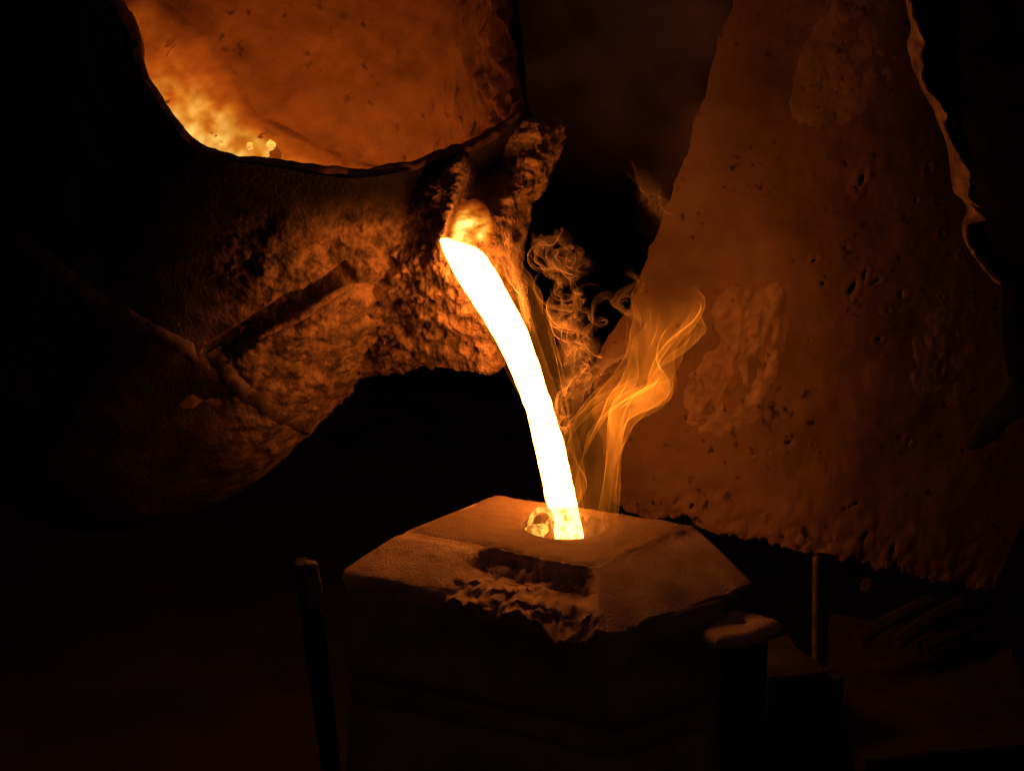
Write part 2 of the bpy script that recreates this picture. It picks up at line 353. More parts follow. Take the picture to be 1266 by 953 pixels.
# rim lip and inside lining
V = []; NI = 90
for i in range(NI):
    s = i / (NI - 1)
    for j, ph in enumerate(phis):
        if s < 0.1:      # over the top of the lip
            q = s / 0.1; r = LR - 0.003 - lean[j] - 0.018 * q; t = -0.006 * math.sin(q * math.pi) - 0.002; f = 1.0
        else:
            q = (s - 0.1) / 0.9; t = 0.002 + q * 0.52; r = LR - 0.023 - 0.07 * q; f = max(0, 1 - t / 0.25); r -= lean[j] * f
        p = axis_pt(t + shift[j] * f, r, ph); out = math.cos(ph) * E1 + math.sin(ph) * E2
        d = 0.012 * fbm(p, 6, 3) + 0.006 * fbm(p, 24, 4, 3)
        x, y = pix(p)
        if (p - LC) @ FWD > -0.05:
            dd, side, s2 = seg_dist(x, y, (190, -10), (330, 110)); d += -0.014 * sst(-30, 10, side) * math.exp(-(dd / 60) ** 2)
            d -= 0.012 * sst(560, 630, x) * abs(fbm(p, 30, 4, 8)) * 3
        d += 0.005 * fbm(p, 16, 3) if s < 0.1 else 0
        V.append(p + out * d - (NL * 0.006 * fbm(p, 20, 4, 6) if s < 0.12 else 0))
LIN_F = loft_faces(NI, NPH)
lin_bvh = BVHTree.FromPolygons([Vector(v) for v in V], LIN_F)
mesh_obj("lining", V, loft_faces(NI, NPH, cap1=True), M_lining, ladle)
# the two straps of the steel band, lying on the shell
def on_shell(x, y, lift):
    h = shell_bvh.ray_cast(Vector(CAM), Vector(ray(x, y)).normalized())[0]
    h = np.array(h) if h is not None else at(x, y, 2.2)
    return h + (CAM - h) / np.linalg.norm(CAM - h) * lift
def smooth_path(P, k):
    P = np.array(P); kk = np.ones(2 * k + 1) / (2 * k + 1); Q = P.copy()
    ext = np.concatenate([np.repeat(P[:1], k, 0), P, np.repeat(P[-1:], k, 0)])
    for q in range(3): Q[:, q] = np.convolve(ext[:, q], kk, 'valid')
    return Q
for kp in ([(20, 290), (70, 330), (130, 376), (190, 410), (250, 442)], [(262, 432), (280, 460), (302, 484), (340, 510), (388, 529)]):
    c2 = catmull(kp, 70); tn = np.gradient(c2, axis=0); tn /= np.linalg.norm(tn, axis=1, keepdims=True); nn = np.stack([-tn[:, 1], tn[:, 0]], 1)
    rails = []
    for off, lift in ((-11, -0.004), (-9, 0.005), (0, 0.006), (9, 0.005), (11, -0.004)):
        rails.append(smooth_path([on_shell(*(c2[i] + nn[i] * (off + 1.5 * noise.noise(Vector((i * .25, off, 0))))), lift) for i in range(70)], 4))
    V = []
    for i in range(70):
        for r_ in rails: V.append(r_[i] + 0.003 * np.array(noise.noise_vector(Vector(r_[i]) * 55)))
        V.append((rails[0][i] + rails[4][i]) / 2 + (rails[2][i] - CAM) / np.linalg.norm(rails[2][i] - CAM) * 0.03)
    mesh_obj("band_strap", V, loft_faces(70, 6, True, True), M_band, ladle)
# weld rib across the shell, under a shadowed groove
rp = catmull([(318, 418), (345, 404), (375, 390), (405, 368), (437, 351)], 40); pth = []
for x, y in rp:
    h = shell_bvh.ray_cast(Vector(CAM), Vector(ray(x, y)).normalized())[0]; h = np.array(h); pth.append(h + (CAM - h) / np.linalg.norm(CAM - h) * 0.011)
pth = np.array(pth); kk = np.ones(7) / 7
pth[3:-3] = np.stack([np.convolve(pth[:, q], kk, 'valid') for q in range(3)], 1)
pv, pf = tube(pth, [0.0065 * (0.5 + 0.5 * math.sin(math.pi * i / 39)) + 0.002 * noise.noise(Vector((i * .4, 0, 0))) for i in range(40)], 10)
mesh_obj("weld_rib", [np.array(v) + 0.002 * np.array(noise.noise_vector(Vector(v) * 80)) for v in pv], pf, M_crust, ladle, attr={"crust_light": [1.0] * len(pv)})
# melt surface inside (level)
zl = at(572, 312, 1.915)[2] + 0.012
V = [np.array([0, 0, 0])]; tt = (LC[2] - zl) / NL[2]; cm = LC - NL * tt
V = [cm]; n = 96
for j in range(n):
    a = 2 * math.pi * j / n; V.append(cm + np.array([0.27 * math.cos(a), 0.27 * math.sin(a), 0]))
mesh_obj("melt_surface", V, [(0, 1 + j, 1 + (j + 1) % n) for j in range(n)], M_melt, ladle)
# glowing slag clinging to the far left of the lining
def far_hit(px, py):
    d = Vector(ray(px, py)).normalized(); o = Vector(CAM); last = None
    for _ in range(6):
        h = lin_bvh.ray_cast(o, d)
        if h[0] is None: break
        last = h[0]; o = h[0] + d * 0.002
    return np.array(last) if last is not None else None
RC = catmull([(140, 10), (165, 80), (190, 122), (215, 155), (240, 180), (265, 195), (300, 201), (340, 206), (390, 216), (440, 223), (490, 216)], 110)
V, HT = [], []; R_, C_ = 44, 110
for i in range(R_):
    v = i / (R_ - 1) * 1.25 - 0.25
    for j in range(C_):
        x0, y0 = RC[j]; w = np.interp(x0, [140, 190, 230, 265, 340, 430, 490], [70, 115, 112, 84, 54, 30, 14])
        x, y = x0 + 0.62 * v * w, y0 - 0.78 * v * w
        h = far_hit(x, y)
        if h is None: h = far_hit(x0 + 4, y0 - 4)
        e = min(1, (1 - v) * 5) * min(1, j / 5, (C_ - 1 - j) / 5)
        dv = (CAM - h) / np.linalg.norm(CAM - h)
        V.append(h + dv * (0.005 * e - 0.002 + e * 0.005 * fbm(h, 22, 4, 2)))
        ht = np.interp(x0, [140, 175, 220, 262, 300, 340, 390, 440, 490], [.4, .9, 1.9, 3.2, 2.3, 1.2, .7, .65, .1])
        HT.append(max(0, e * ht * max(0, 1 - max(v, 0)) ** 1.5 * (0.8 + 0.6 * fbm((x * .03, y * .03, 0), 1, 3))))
mesh_obj("slag", V, grid_faces(R_, C_), M_slag, ladle, attr={"hotness": HT})
for (bx_, by_, br) in ((309, 181, 4.6), (335, 180, 6), (273, 177, 3)):
    h = far_hit(bx_, by_); V = []
    for i in range(9):
        for j in range(14):
            a = 2 * math.pi * j / 14; b = math.pi * (i / 8 - .5); u_ = np.array([math.cos(b) * math.cos(a), math.cos(b) * math.sin(a), math.sin(b)]); V.append(h + br * 2.4 / F * u_ * (1 + 0.45 * fbm(u_, 1.6, 3, bx_)) + 0.012 * (CAM - h) / np.linalg.norm(CAM - h))
    mesh_obj("slag_bead", V, loft_faces(9, 14), M_bead, ladle)

# spout: a thick crusted trough growing out of the ladle's near right side
SG = [
 [(460,228,2.16),(530,207,2.10),(558,194,2.08),(574,184,2.09),(588,180,2.16),(610,166,2.18),(634,150,2.20),(660,147,2.14),(688,146,2.18)],
 [(455,235,2.07),(520,218,2.015),(552,202,1.995),(571,191,2.00),(586,190,2.08),(608,176,2.12),(632,162,2.12),(662,153,2.07),(692,151,2.13)],
 [(450,262,2.07),(510,252,2.00),(546,227,1.98),(572,212,1.985),(585,214,2.06),(606,207,2.12),(638,196,2.11),(668,177,2.06),(697,166,2.13)],
 [(440,302,2.06),(500,287,2.015),(538,257,1.98),(563,236,1.97),(573,241,2.02),(598,237,2.05),(628,232,2.07),(655,216,2.05),(677,222,2.13)],
 [(435,332,2.08),(495,322,2.035),(533,288,1.98),(552,268,1.958),(561,271,1.985),(582,268,2.0),(608,262,2.01),(635,258,2.035),(657,262,2.11)],
 [(430,366,2.11),(495,357,2.06),(528,328,1.995),(545,304,1.948),(553,307,1.953),(574,314,1.96),(600,322,1.972),(625,320,2.01),(647,325,2.09)],
 [(435,402,2.17),(495,397,2.095),(533,377,2.03),(558,366,1.995),(574,370,1.988),(590,375,1.988),(608,380,1.998),(622,385,2.025),(634,390,2.09)],
 [(440,432,2.21),(498,432,2.135),(538,424,2.075),(563,417,2.035),(584,416,2.018),(600,420,2.012),(612,425,2.018),(620,428,2.035),(627,430,2.10)],
 [(445,458,2.27),(500,457,2.20),(543,451,2.15),(570,456,2.095),(590,461,2.06),(603,461,2.055),(613,456,2.06),(619,449,2.08),(624,441,2.12)],
 [(445,445,2.33),(500,442,2.28),(543,440,2.23),(570,446,2.18),(590,450,2.15),(603,449,2.15),(613,444,2.15),(617,437,2.16),(620,428,2.18)],
]
SU, SV = 190, 220
g0 = np.array([[at(*q) for q in r] for r in SG]); g1 = np.array([catmull(r, SU) for r in g0]); G = np.stack([catmull(g1[:, j], SV) for j in range(SU)], 1)
dn = np.cross(np.gradient(G, axis=1), np.gradient(G, axis=0)); dn /= np.linalg.norm(dn, axis=2, keepdims=True) + 1e-9
if (dn * (CAM - G)).sum() < 0: dn = -dn
V, CS = [], []
for i in range(SV):
    for j in range(SU):
        p = G[i, j]; r_, c_ = i / (SV - 1) * 9, j / (SU - 1) * 8
        chan = sst(2.9, 3.4, c_) * sst(6.2, 5.4, c_) * sst(5.2, 4.6, r_); far_ = sst(5.4, 6.2, c_) * sst(5.6, 4.6, r_)
        m = (1 - 0.85 * chan) * (1 - 0.35 * far_) * (1 - 0.55 * sst(1.6, 2.6, c_) * sst(3.8, 3.0, c_) * sst(6, 5, r_))
        d = m * (0.008 * fbm(p, 10, 3, 4) + 0.008 * fbm((p[0] * .8, p[1], p[2] * 1.5), 32, 4, 5) + (0.001 + 0.011 * sst(-.1, .5, fbm(p, 8, 2, 21))) * abs(fbm(p, 60, 4, 5)) + 0.002 * fbm(p, 150, 2, 9) - 0.010 * sst(0.30, 0.6, fbm(p, 30, 2, 33)))
        V.append(p + dn[i, j] * d); CS.append(max(0.12, sst(0.8, 3.6, r_ + 0.5 * max(0, c_ - 1.5)) if c_ < 3 else 0.75 - 0.35 * chan * sst(3, 2, r_)))  # colour also darkens toward rim and channel top, as painted shade
SF = grid_faces(SV, SU)
q0 = SF[len(SF) // 2 + SU // 2]; n0 = np.cross(V[q0[1]] - V[q0[0]], V[q0[2]] - V[q0[0]])
if n0 @ (CAM - V[q0[0]]) < 0: SF = [f[::-1] for f in SF]          # faces look outwards, the thickness goes behind
spout = mesh_obj("spout", V, SF, M_crust, ladle, attr={"crust_light": CS})
sm = spout.modifiers.new("thickness", 'SOLIDIFY'); sm.thickness = 0.006; sm.offset = -1

# hot skin lying in the spout's channel just behind the stream
sp_bvh = BVHTree.FromPolygons([Vector(v) for v in V], grid_faces(SV, SU))
lft = catmull([(546, 302), (550, 285), (556, 268), (563, 250), (572, 238)], 30); rgt = catmull([(602, 324), (612, 305), (616, 285), (610, 262), (592, 244)], 30)
V2, HT = [], []
for i in range(30):
    for j in range(24):
        u = j / 23; v = i / 29; x, y = lft[i] + (rgt[i] - lft[i]) * u
        h = sp_bvh.ray_cast(Vector(CAM), Vector(ray(x, y)).normalized())[0]; h = np.array(h) if h is not None else at(x, y, 1.97)
        e = min(1, u * 6, (1 - u) * 6, (1 - v) * 6); dv = (CAM - h) / np.linalg.norm(CAM - h)
        V2.append(h + dv * (0.0055 * e - 0.003 + 0.004 * fbm(h, 35, 4)))
        HT.append(max(0, e * (1.35 * math.exp(-((v - .40) / .30) ** 2 - ((u - .42) / .42) ** 2) + 0.30 * (1 - v)) * (1 + 0.9 * fbm((x * .05, y * .1, 1), 1, 3))))
mesh_obj("hot_skin", V2, grid_faces(30, 24), M_skin, ladle, attr={"hotness": HT})

# ---------------------------------------------------------------- molten stream
SP = [  # left px, right px, py, depth
 (548, 590, 300, 1.95), (545, 601, 309, 1.932), (556, 611, 330, 1.905), (580, 631, 368, 1.88), (604, 650, 405, 1.865), (623, 663, 440, 1.852),
 (640, 676, 480, 1.838), (652, 687.5, 515, 1.826), (660, 698, 550, 1.814), (668, 706, 585, 1.802), (675, 713, 620, 1.790), (685, 721, 660, 1.778), (687, 724, 690, 1.772), (690, 726, 705, 1.770)]
sp = catmull(SP, 90); n = 28; V = []
for (l, r, y, Yd) in sp:
    c = at((l + r) / 2, y, Yd); w = (r - l) / 2 / F * Yd * 1.02
    tang = np.array([0.45, -0.2, -0.87]); ax = np.array([0.88, 0, 0.47])
    a1 = ax / np.linalg.norm(ax) if y < 330 else np.array([1, 0, 0.15 * max(0, (420 - y) / 90)])
    a1 = a1 / np.linalg.norm(a1); a1 = np.array([1.0, 0, 0.0]) if y > 330 else a1
    b1 = np.array([0, 1.0, 0.0])
    fl = 0.35 + 0.4 * sst(300, 460, y)
    for j in range(n):
        a = 2 * math.pi * j / n
        q = c + np.array([1.0, 0, 0]) * w * math.cos(a) + b1 * w * fl * math.sin(a)
        q = q + np.array([1.0, 0, 0]) * (0.0010 * fbm(q, 26, 2) + 0.0010 * fbm(q, 75, 2, 3)) * (1 if math.cos(a) > 0 else -1)
        q = q - np.array([0, 0, 1.0]) * w * math.cos(a) * 0.34 * sst(345, 300, y)
        V.append(q)
stream = mesh_obj("molten_stream", V, loft_faces(len(sp), n, True, True), M_stream)
stream.data.materials.append(M_streamlow)
lowrow = next(i for i, s in enumerate(sp) if s[2] > 622)
for k_, poly in enumerate(stream.data.polygons):
    if k_ // n >= lowrow: poly.material_index = 1
tag(stream, "white-hot stream of molten iron curving from the ladle spout into the mould", "molten metal")

# ---------------------------------------------------------------- sand mould
ZT = 0.75
hole = onz(698, 649, ZT); HR = 0.054
quad = [onz(503, 655, ZT), onz(738, 699, ZT), onz(860, 650, ZT), onz(612, 611, ZT)]          # left, front, right, back
ZB = 0.715
low = [onz(412, 710, ZB), onz(752, 783, ZB), onz(940, 716, ZB), onz(640, 640, ZB)]
print("quad", [tuple(np.round(q, 3)) for q in quad]); print("low", [tuple(np.round(q, 3)) for q in low], "hole", hole)
def perim(P, n, r=0.02):
    pts = []; m = len(P)
    for i in range(m):
        a, b, c = P[i - 1], P[i], P[(i + 1) % m]
        for t in np.linspace(0, 1, 6):
            p0 = b + (a - b) / np.linalg.norm(a - b) * r; p1 = b + (c - b) / np.linalg.norm(c - b) * r
            pts.append((1 - t) ** 2 * p0 + 2 * t * (1 - t) * b + t * t * p1)
    return np.array(pts)
# per-corner piecewise parameter so that corners of both outlines match
def along(P, n_side, r):
    out = []
    m = len(P)
    for i in range(m):
        a, b = P[i], P[(i + 1) % m]
        for k_ in range(n_side): out.append(a + (b - a) * k_ / n_side)
    out = np.array(out); kk = max(1, int(r)); ker = np.hanning(2 * kk + 3); ker /= ker.sum()
    ext = np.concatenate([out[-40:], out, out[:40]])
    return np.stack([np.convolve(ext[:, q], ker, 'same')[40:-40] for q in range(3)], 1)
NSD = 110
top = along(quad, NSD, 6); bot = along(low, NSD, 16); NP = len(top)
cen2 = np.mean(quad, axis=0)
V = []; rows = 0; PALE = []
def addring(f):
    global rows
    for j in range(NP): V.append(np.array(f(j)))
    rows += 1
angs = [math.atan2(top[j][1] - hole[1], top[j][0] - hole[0]) for j in range(NP)]
hr = lambda j, r, z: np.array([hole[0] + r * math.cos(angs[j]), hole[1] + r * math.sin(angs[j]), z])
addring(lambda j: hr(j, 0.036, ZT - 0.12))
addring(lambda j: hr(j, 0.042, ZT - 0.06)); addring(lambda j: hr(j, 0.049, ZT - 0.02)); addring(lambda j: hr(j, 0.0525, ZT - 0.004)); addring(lambda j: hr(j, 0.0545, ZT))
for q in range(1, 25):
    f = q / 24
    def g(j):
        a = hr(j, 0.0545, ZT); p = a + (top[j] - a) * f
        p = p.copy(); p[2] -= max(0, f - 0.82) * 0.02 * max(0, fbm(p, 38, 3, 3) + 0.1)
        p[2] += 0.0035 * fbm(p, 9, 3) * min(1, f * 3) + 0.0008 * fbm(p, 60, 2)
        if f > 0.85: p[2] -= 0.001 * ((f - 0.85) / 0.15) ** 2
        return p
    addring(g)
NCH = 36
for q in range(1, NCH + 1):
    v = q / NCH
    def g(j):
        side = j // NSD; u = (j % NSD) / NSD
        a, b = top[j], bot[j]; p = a + (b - a) * v; p[2] -= 0.001 * (1 - v)
        out = (b - a) * np.array([1, 1, 0]); out /= np.linalg.norm(out) + 1e-9
        d = 0.0; dz = 0.0
        if side == 0:      # the broken front face
            lump = sst(0.46, 0.40, u)                                       # left smooth bulge
            d += lump * (0.012 * sst(0.5, 0.9, v) - 0.012 * sst(0.9, 1.0, v)); dz += lump * (0.006 * math.sin(math.pi * v) - 0.014 * sst(0.86, 1.0, v))
            rec = sst(0.40, 0.47, u) * sst(1.0, 0.93, u)
            prof = np.interp(v, [0, .12, .38, .5, .62, 1], [0, -.005, -.014, -.010, 0.004, 0.008])
            d += rec * prof; zz = np.interp(v, [0, .12, .38, .62, 1], [0, -.010, -.014, 0.0, 0])
            dz += rec * zz
            d += rec * (0.007 * fbm(p, 18, 6, 7) + 0.009 * fbm(p, 55, 4, 2) + 0.014 * (0.45 - noise.voronoi(Vector(p) * 48)[0][0]) + 0.012 * (0.4 - noise.voronoi(Vector(p) * 110)[0][0])); dz += rec * (0.004 * fbm(p, 70, 3, 12) + 0.006 * (0.4 - noise.voronoi(Vector(p) * 80)[0][0]))
            hang = 0.013 * fbm((u * 7, 2.0, 0), 1.0, 2) * rec + 0.005 * fbm((u * 45, 4.0, 0), 1.0, 3) * rec + rec * (0.020 * math.exp(-((u - 0.86) / 0.10) ** 2) - 0.009 * math.exp(-((u - 0.68) / 0.06) ** 2))
            dz -= v * v * hang
            d += 0.006 * fbm(p, 20, 4) + 0.004 * fbm(p, 60, 3)
        else:
            d += 0.004 * math.sin(math.pi * v) + 0.003 * fbm(p, 12, 3)
            dz -= v * v * 0.006 * (0.5 + fbm((u * 5, side, 0), 1, 2))
        p = p + out * d * min(1, v * 6); p[2] += dz * min(1, v * 6)
        return p
    addring(g)
under = [np.array([*(cen2[:2] + (bot[j][:2] - cen2[:2]) * 0.90), ZB - 0.035]) for j in range(NP)]
addring(lambda j: under[j])
mould = thing("sand_mould", "square sand mould with chamfered broken top and round pouring hole filling with iron", "mould", (cen2[0], cen2[1], 0.0))
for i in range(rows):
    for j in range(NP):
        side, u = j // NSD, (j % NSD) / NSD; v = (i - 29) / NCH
        PALE.append(sst(-0.08, 0.10, v) * ((0.9 if side == 0 else 0.75) * (1 if v < 0.97 else .6)))  # pale broken front; the other chamfers painted lighter to stand for light
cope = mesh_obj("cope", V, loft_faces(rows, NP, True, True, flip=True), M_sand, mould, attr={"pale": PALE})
V = []
for (r_, z_) in ((0.0545, ZT - 0.0005), (0.0530, ZT - 0.001), (0.0515, ZT - 0.004), (0.0475, ZT - 0.02), (0.040, ZT - 0.06), (0.034, ZT - 0.115)):
    for j in range(96):
        a = 2 * math.pi * j / 96; rr = r_ + 0.0022 * fbm((math.cos(a) * 2, math.sin(a) * 2, z_ * 30), 1, 3)
        V.append((hole[0] + rr * math.cos(a), hole[1] + rr * math.sin(a), z_))
mesh_obj("pouring_cup", V, loft_faces(6, 96, cap1=True), M_cup, mould)
# dark block below, in three uneven lifts
def slab_ring(P, z0, z1, name, inset, seed):
    ring = along(P, NSD, 4); V = []; R_ = 26
    for i in range(R_):
        v = i / (R_ - 1); z = z1 + (z0 - z1) * v
        for j in range(NP):
            p = np.array([*(cen2[:2] + (ring[j][:2] - cen2[:2]) * inset), z])
            out = np.array([*(ring[j][:2] - cen2[:2]), 0]); out /= np.linalg.norm(out)
            e = 0.010 * (abs(v - 0.5) * 2) ** 8
            V.append(p + out * (0.006 * fbm(p, 7, 3, seed) + 0.004 * fbm(p, 26, 4, seed) - e))
    return mesh_obj(name, V, loft_faces(R_, NP, True, True, flip=True), M_sandside, mould)
low2 = [np.array([*q[:2], 0]) for q in (onz(416, 716, ZB), onz(770, 790, ZB - 0.01), onz(905, 740, ZB), onz(640, 640, ZB))]
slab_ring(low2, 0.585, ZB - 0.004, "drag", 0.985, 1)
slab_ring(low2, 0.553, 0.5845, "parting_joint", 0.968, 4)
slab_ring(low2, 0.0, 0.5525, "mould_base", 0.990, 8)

# splash of metal at the stream's foot
spl = thing("metal_splash", "small glowing curl of splashed metal left of the stream's foot", "splash", onz(668, 655, ZT))
path = [at(x, y, Yd) for x, y, Yd in ((657, 662, 1.735), (655, 648, 1.738), (661, 634, 1.742), (672, 629, 1.745), (681, 636, 1.75), (684, 652, 1.755))]
pv, pf = tube(catmull(path, 24), [0.0022 + 0.0016 * math.sin(i / 23 * 3.1) for i in range(24)], 10); mesh_obj("curl", pv, pf, M_splash, spl)
path = [at(x, y, Yd) for x, y, Yd in ((684, 638, 1.742), (676, 647, 1.739), (671, 660, 1.737), (672, 668, 1.737))]
pv, pf = tube(catmull(path, 16), 0.0020, 8); mesh_obj("strand", pv, pf, M_splash, spl)
V = []
for i in range(13):
    for j in range(20):
        a = 2 * math.pi * j / 20; b = math.pi * (i / 12 - .5)
        c = at(664, 655, 1.735); q = c + np.array([0.016 * math.cos(b) * math.cos(a), 0.012 * math.cos(b) * math.sin(a), 0.008 * math.sin(b)])
        V.append(q + 0.004 * np.array(noise.noise_vector(Vector(q) * 90)))
mesh_obj("droplet", V, loft_faces(13, 20), M_splash, spl)

# ---------------------------------------------------------------- flame: thin gas sheets that glow
def gas_loft(name, secs, mt, parent=None, n=64, rows=90, folds=3, famp=0.12, seed=0, deep=0.5, heat=None, rough=0.16):
    """a hollow, wrinkled sheath of burning gas, one thin skin"""
    S = catmull(secs, rows); V, HT = [], []
    for i, (l, r, y, Yd) in enumerate(S):
        v = i / (rows - 1); c = at((l + r) / 2, y, Yd); w = max(0.001, (r - l) / 2 / F * Yd)
        hv = np.interp(v, [0, .12, .5, .8, 1], heat or [0.3, 1, 1, .5, 0])
        for j in range(n):
            a = 2 * math.pi * j / n
            k_ = 1 + famp * math.sin(folds * a + seed + 3.0 * v + 1.6 * math.sin(7 * v + seed)) + rough * fbm((math.cos(a) * 1.3, math.sin(a) * 1.3 + seed, v * 4), 1.0, 4)
            V.append(c + np.array([w * k_ * math.cos(a), w * k_ * deep * math.sin(a), 0.012 * math.sin(2 * a + seed + 9 * v)])); HT.append(hv)
    return mesh_obj(name, V, loft_faces(rows, n), mt, parent, attr={"hotness": HT})
flame = thing("flame", "orange gas flame rising from the pouring hole and bending right", "flame", onz(735, 645, ZT))
gas_loft("flame_sheath", [(706, 760, 652, 1.745), (704, 763, 620, 1.75), (702, 765, 590, 1.76), (700, 768, 560, 1.77), (698, 773, 535, 1.79), (706, 782, 512, 1.81), (726, 812, 494, 1.83), (752, 832, 474, 1.86), (772, 830, 452, 1.88), (782, 836, 430, 1.90), (784, 862, 405, 1.92), (776, 872, 378, 1.94), (780, 860, 360, 1.95)], M_flame, flame, folds=4, seed=0.6, heat=[.4, .9, 1.1, 1.3, 0])
gas_loft("flame_core", [(716, 752, 650, 1.74), (712, 756, 590, 1.75), (720, 764, 550, 1.77), (736, 776, 520, 1.79), (752, 800, 498, 1.81), (770, 826, 480, 1.84), (780, 816, 456, 1.86), (786, 822, 430, 1.88), (800, 838, 405, 1.9), (796, 860, 380, 1.92)], M_flame, flame, folds=3, seed=2.1, famp=0.25, heat=[.3, .8, 2.2, 1.8, 0])
gas_loft("flame_core", [(738, 762, 640, 1.745), (744, 768, 590, 1.75), (750, 772, 540, 1.77), (756, 780, 512, 1.80), (766, 806, 494, 1.82), (796, 832, 484, 1.84), (812, 834, 476, 1.85)], M_flame, flame, folds=2, seed=4.4, famp=0.2, heat=[.3, 1.0, 3.4, 1.4, 0])
gas_loft("flame_tongue", [(704, 716, 625, 1.745), (703, 724, 600, 1.75), (703, 722, 575, 1.755), (703, 714, 552, 1.76), (706, 712, 535, 1.765)], M_flame, flame, folds=2, seed=1.0, n=40, heat=[.3, 1.6, 2.0, 1, 0])
gas_loft("flame_tongue", [(790, 812, 500, 1.83), (800, 828, 474, 1.85), (806, 834, 452, 1.86), (820, 848, 436, 1.87), (834, 858, 420, 1.88), (846, 872, 398, 1.90), (852, 866, 380, 1.90)], M_flame, flame, folds=2, seed=3.0, n=40, heat=[.2, 1.2, 1.6, 0.9, 0])
gas_loft("flame_tongue", [(700, 724, 540, 1.79), (716, 744, 512, 1.81), (742, 772, 488, 1.83), (766, 786, 468, 1.85), (776, 790, 448, 1.87), (774, 788, 424, 1.88), (776, 784, 400, 1.89)], M_flame, flame, folds=2, seed=5.0, n=40, heat=[.3, 1, 1.6, 1.2, 0])
gas_loft("flame_veil", [(545, 622, 308, 1.93), (556, 632, 330, 1.91), (577, 645, 364, 1.885), (602, 662, 403, 1.865), (621, 676, 440, 1.852), (640, 688, 480, 1.838), (651, 698, 515, 1.826), (658, 708, 550, 1.814), (666, 716, 586, 1.80), (673, 722, 620, 1.79), (682, 728, 655, 1.782)], M_veil, flame, folds=3, seed=1.4, famp=0.03, heat=[.8, 1.0, 1.0, 1.0, .5], rough=0.05)
gas_loft("flame_veil", [(585, 636, 318, 1.93), (600, 660, 350, 1.91), (628, 676, 398, 1.885), (644, 690, 446, 1.865), (660, 704, 506, 1.845), (672, 712, 556, 1.83)], M_veil, flame, folds=5, seed=3.4, famp=0.16, heat=[.6, 1.0, 1.0, .7, 0], rough=0.3)

# ---------------------------------------------------------------- curling smoke beside the stream
random.seed(5)
V, Fc, SH = [], [], []
def ribbon(path, widths, th, seed):
    """a thin curved sheet of smoke that twists along its path and thins out at its ends and borders"""
    P = np.asarray(path); m = len(P); base = len(V); C_ = 9
    for i in range(m):
        t = P[min(i + 1, m - 1)] - P[max(i - 1, 0)]; t /= np.linalg.norm(t) + 1e-9
        tw = seed + i * 0.05 + 1.3 * math.sin(i * 0.06 + seed)
        a = np.cross(t, [0, 1, 0.2]); a /= np.linalg.norm(a) + 1e-9; b = np.cross(t, a)
        d1 = a * math.cos(tw) + b * math.sin(tw); d2 = np.cross(t, d1)
        w = widths[i]; f = i / (m - 1); en = min(1, f * 5) * min(1, (1 - f) * 4)
        for q in range(C_):
            s = q / (C_ - 1) * 2 - 1
            V.append(P[i] + d1 * s * w + d2 * (0.8 * s * s * w + 0.2 * w * math.sin(3 * s + i * .1)))
            SH.append(th * en * (1 - s ** 4))
    for i in range(m - 1):
        for j in range(C_ - 1):
            a_ = base + i * C_ + j; Fc.append((a_, a_ + 1, a_ + C_ + 1, a_ + C_))
def curl_path(keys, loops, rad, seed, m=110, Y0=1.86):
    K = catmull(keys, m); out = []
    for i in range(m):
        f = i / (m - 1); a = seed + loops * 2 * math.pi * f
        r = rad * (0.3 + 0.9 * f) * (0.7 + 0.5 * math.sin(seed * 3 + f * 9))
        x = K[i][0] + r * math.cos(a) + 3 * noise.noise(Vector((f * 9, seed, 0))); y = K[i][1] + r * 0.8 * math.sin(a) + 3 * noise.noise(Vector((f * 9, seed, 4)))
        out.append(at(x, y, Y0 + 0.03 * math.sin(a * 0.7 + seed) + 0.02 * f))
    return out
for k_ in range(30):
    s = random.uniform(0, 6.28); wide = k_ % 3 == 0; dx = random.uniform(-8, 34)
    st = random.randint(0, 5)
    line = [(698, 522), (700, 485), (706, 450), (700, 415), (692, 380), (680, 345), (664, 312), (676, 288)]
    keys = [(x + dx + random.uniform(-7, 7), y + random.uniform(-10, 10)) for q, (x, y) in enumerate(line)][st:st + random.randint(2, 3)]
    ribbon(curl_path(keys, random.uniform(0.7, 1.7), random.uniform(12, 31), s, Y0=random.uniform(1.84, 1.96)), [random.uniform(0.9, 1.1) * (0.015 if wide else 0.006) * (0.45 + 0.8 * math.sin(i * 0.05 + s) ** 2) for i in range(110)], random.uniform(0.5, 0.9) if wide else random.uniform(0.8, 1.7), s)
for k_ in range(8):
    s = random.uniform(0, 6.28)
    ribbon(curl_path([(655, 410), (645, 365), (632, 330), (622, 285)], 1.2, random.uniform(5, 12), s, Y0=1.90), [random.uniform(0.004, 0.010)] * 110, 1.0, s)
for k_ in range(3):
    ribbon(curl_path([(800, 395), (778, 388), (764, 375), (790, 352), (770, 335)], 0.8, 7, 1.0 + k_, Y0=2.0), [0.006] * 110, 1.2, 1.0 + k_)
    ribbon(curl_path([(715, 530), (722, 490), (742, 462), (790, 420), (800, 380)], 0.6, 8, 2.0 + k_, Y0=1.93), [0.016] * 110, 0.8, 2.0 + k_)
    ribbon(curl_path([(850, 440), (870, 420), (866, 390), (840, 378)], 0.6, 7, 3.0 + k_, Y0=2.05), [0.014] * 110, 0.8, 2.0 + k_)
    ribbon(curl_path([(835, 290), (815, 250), (800, 235), (785, 205)], 0.8, 9, 4.0 + k_, Y0=2.1), [0.018] * 110, 0.9, 2.0 + k_)
smoke = mesh_obj("smoke", V, Fc, M_smoke, attr={"hotness": SH}); tag(smoke, kind="stuff"); smoke["label"] = "curling amber wisps of smoke beside the falling stream"

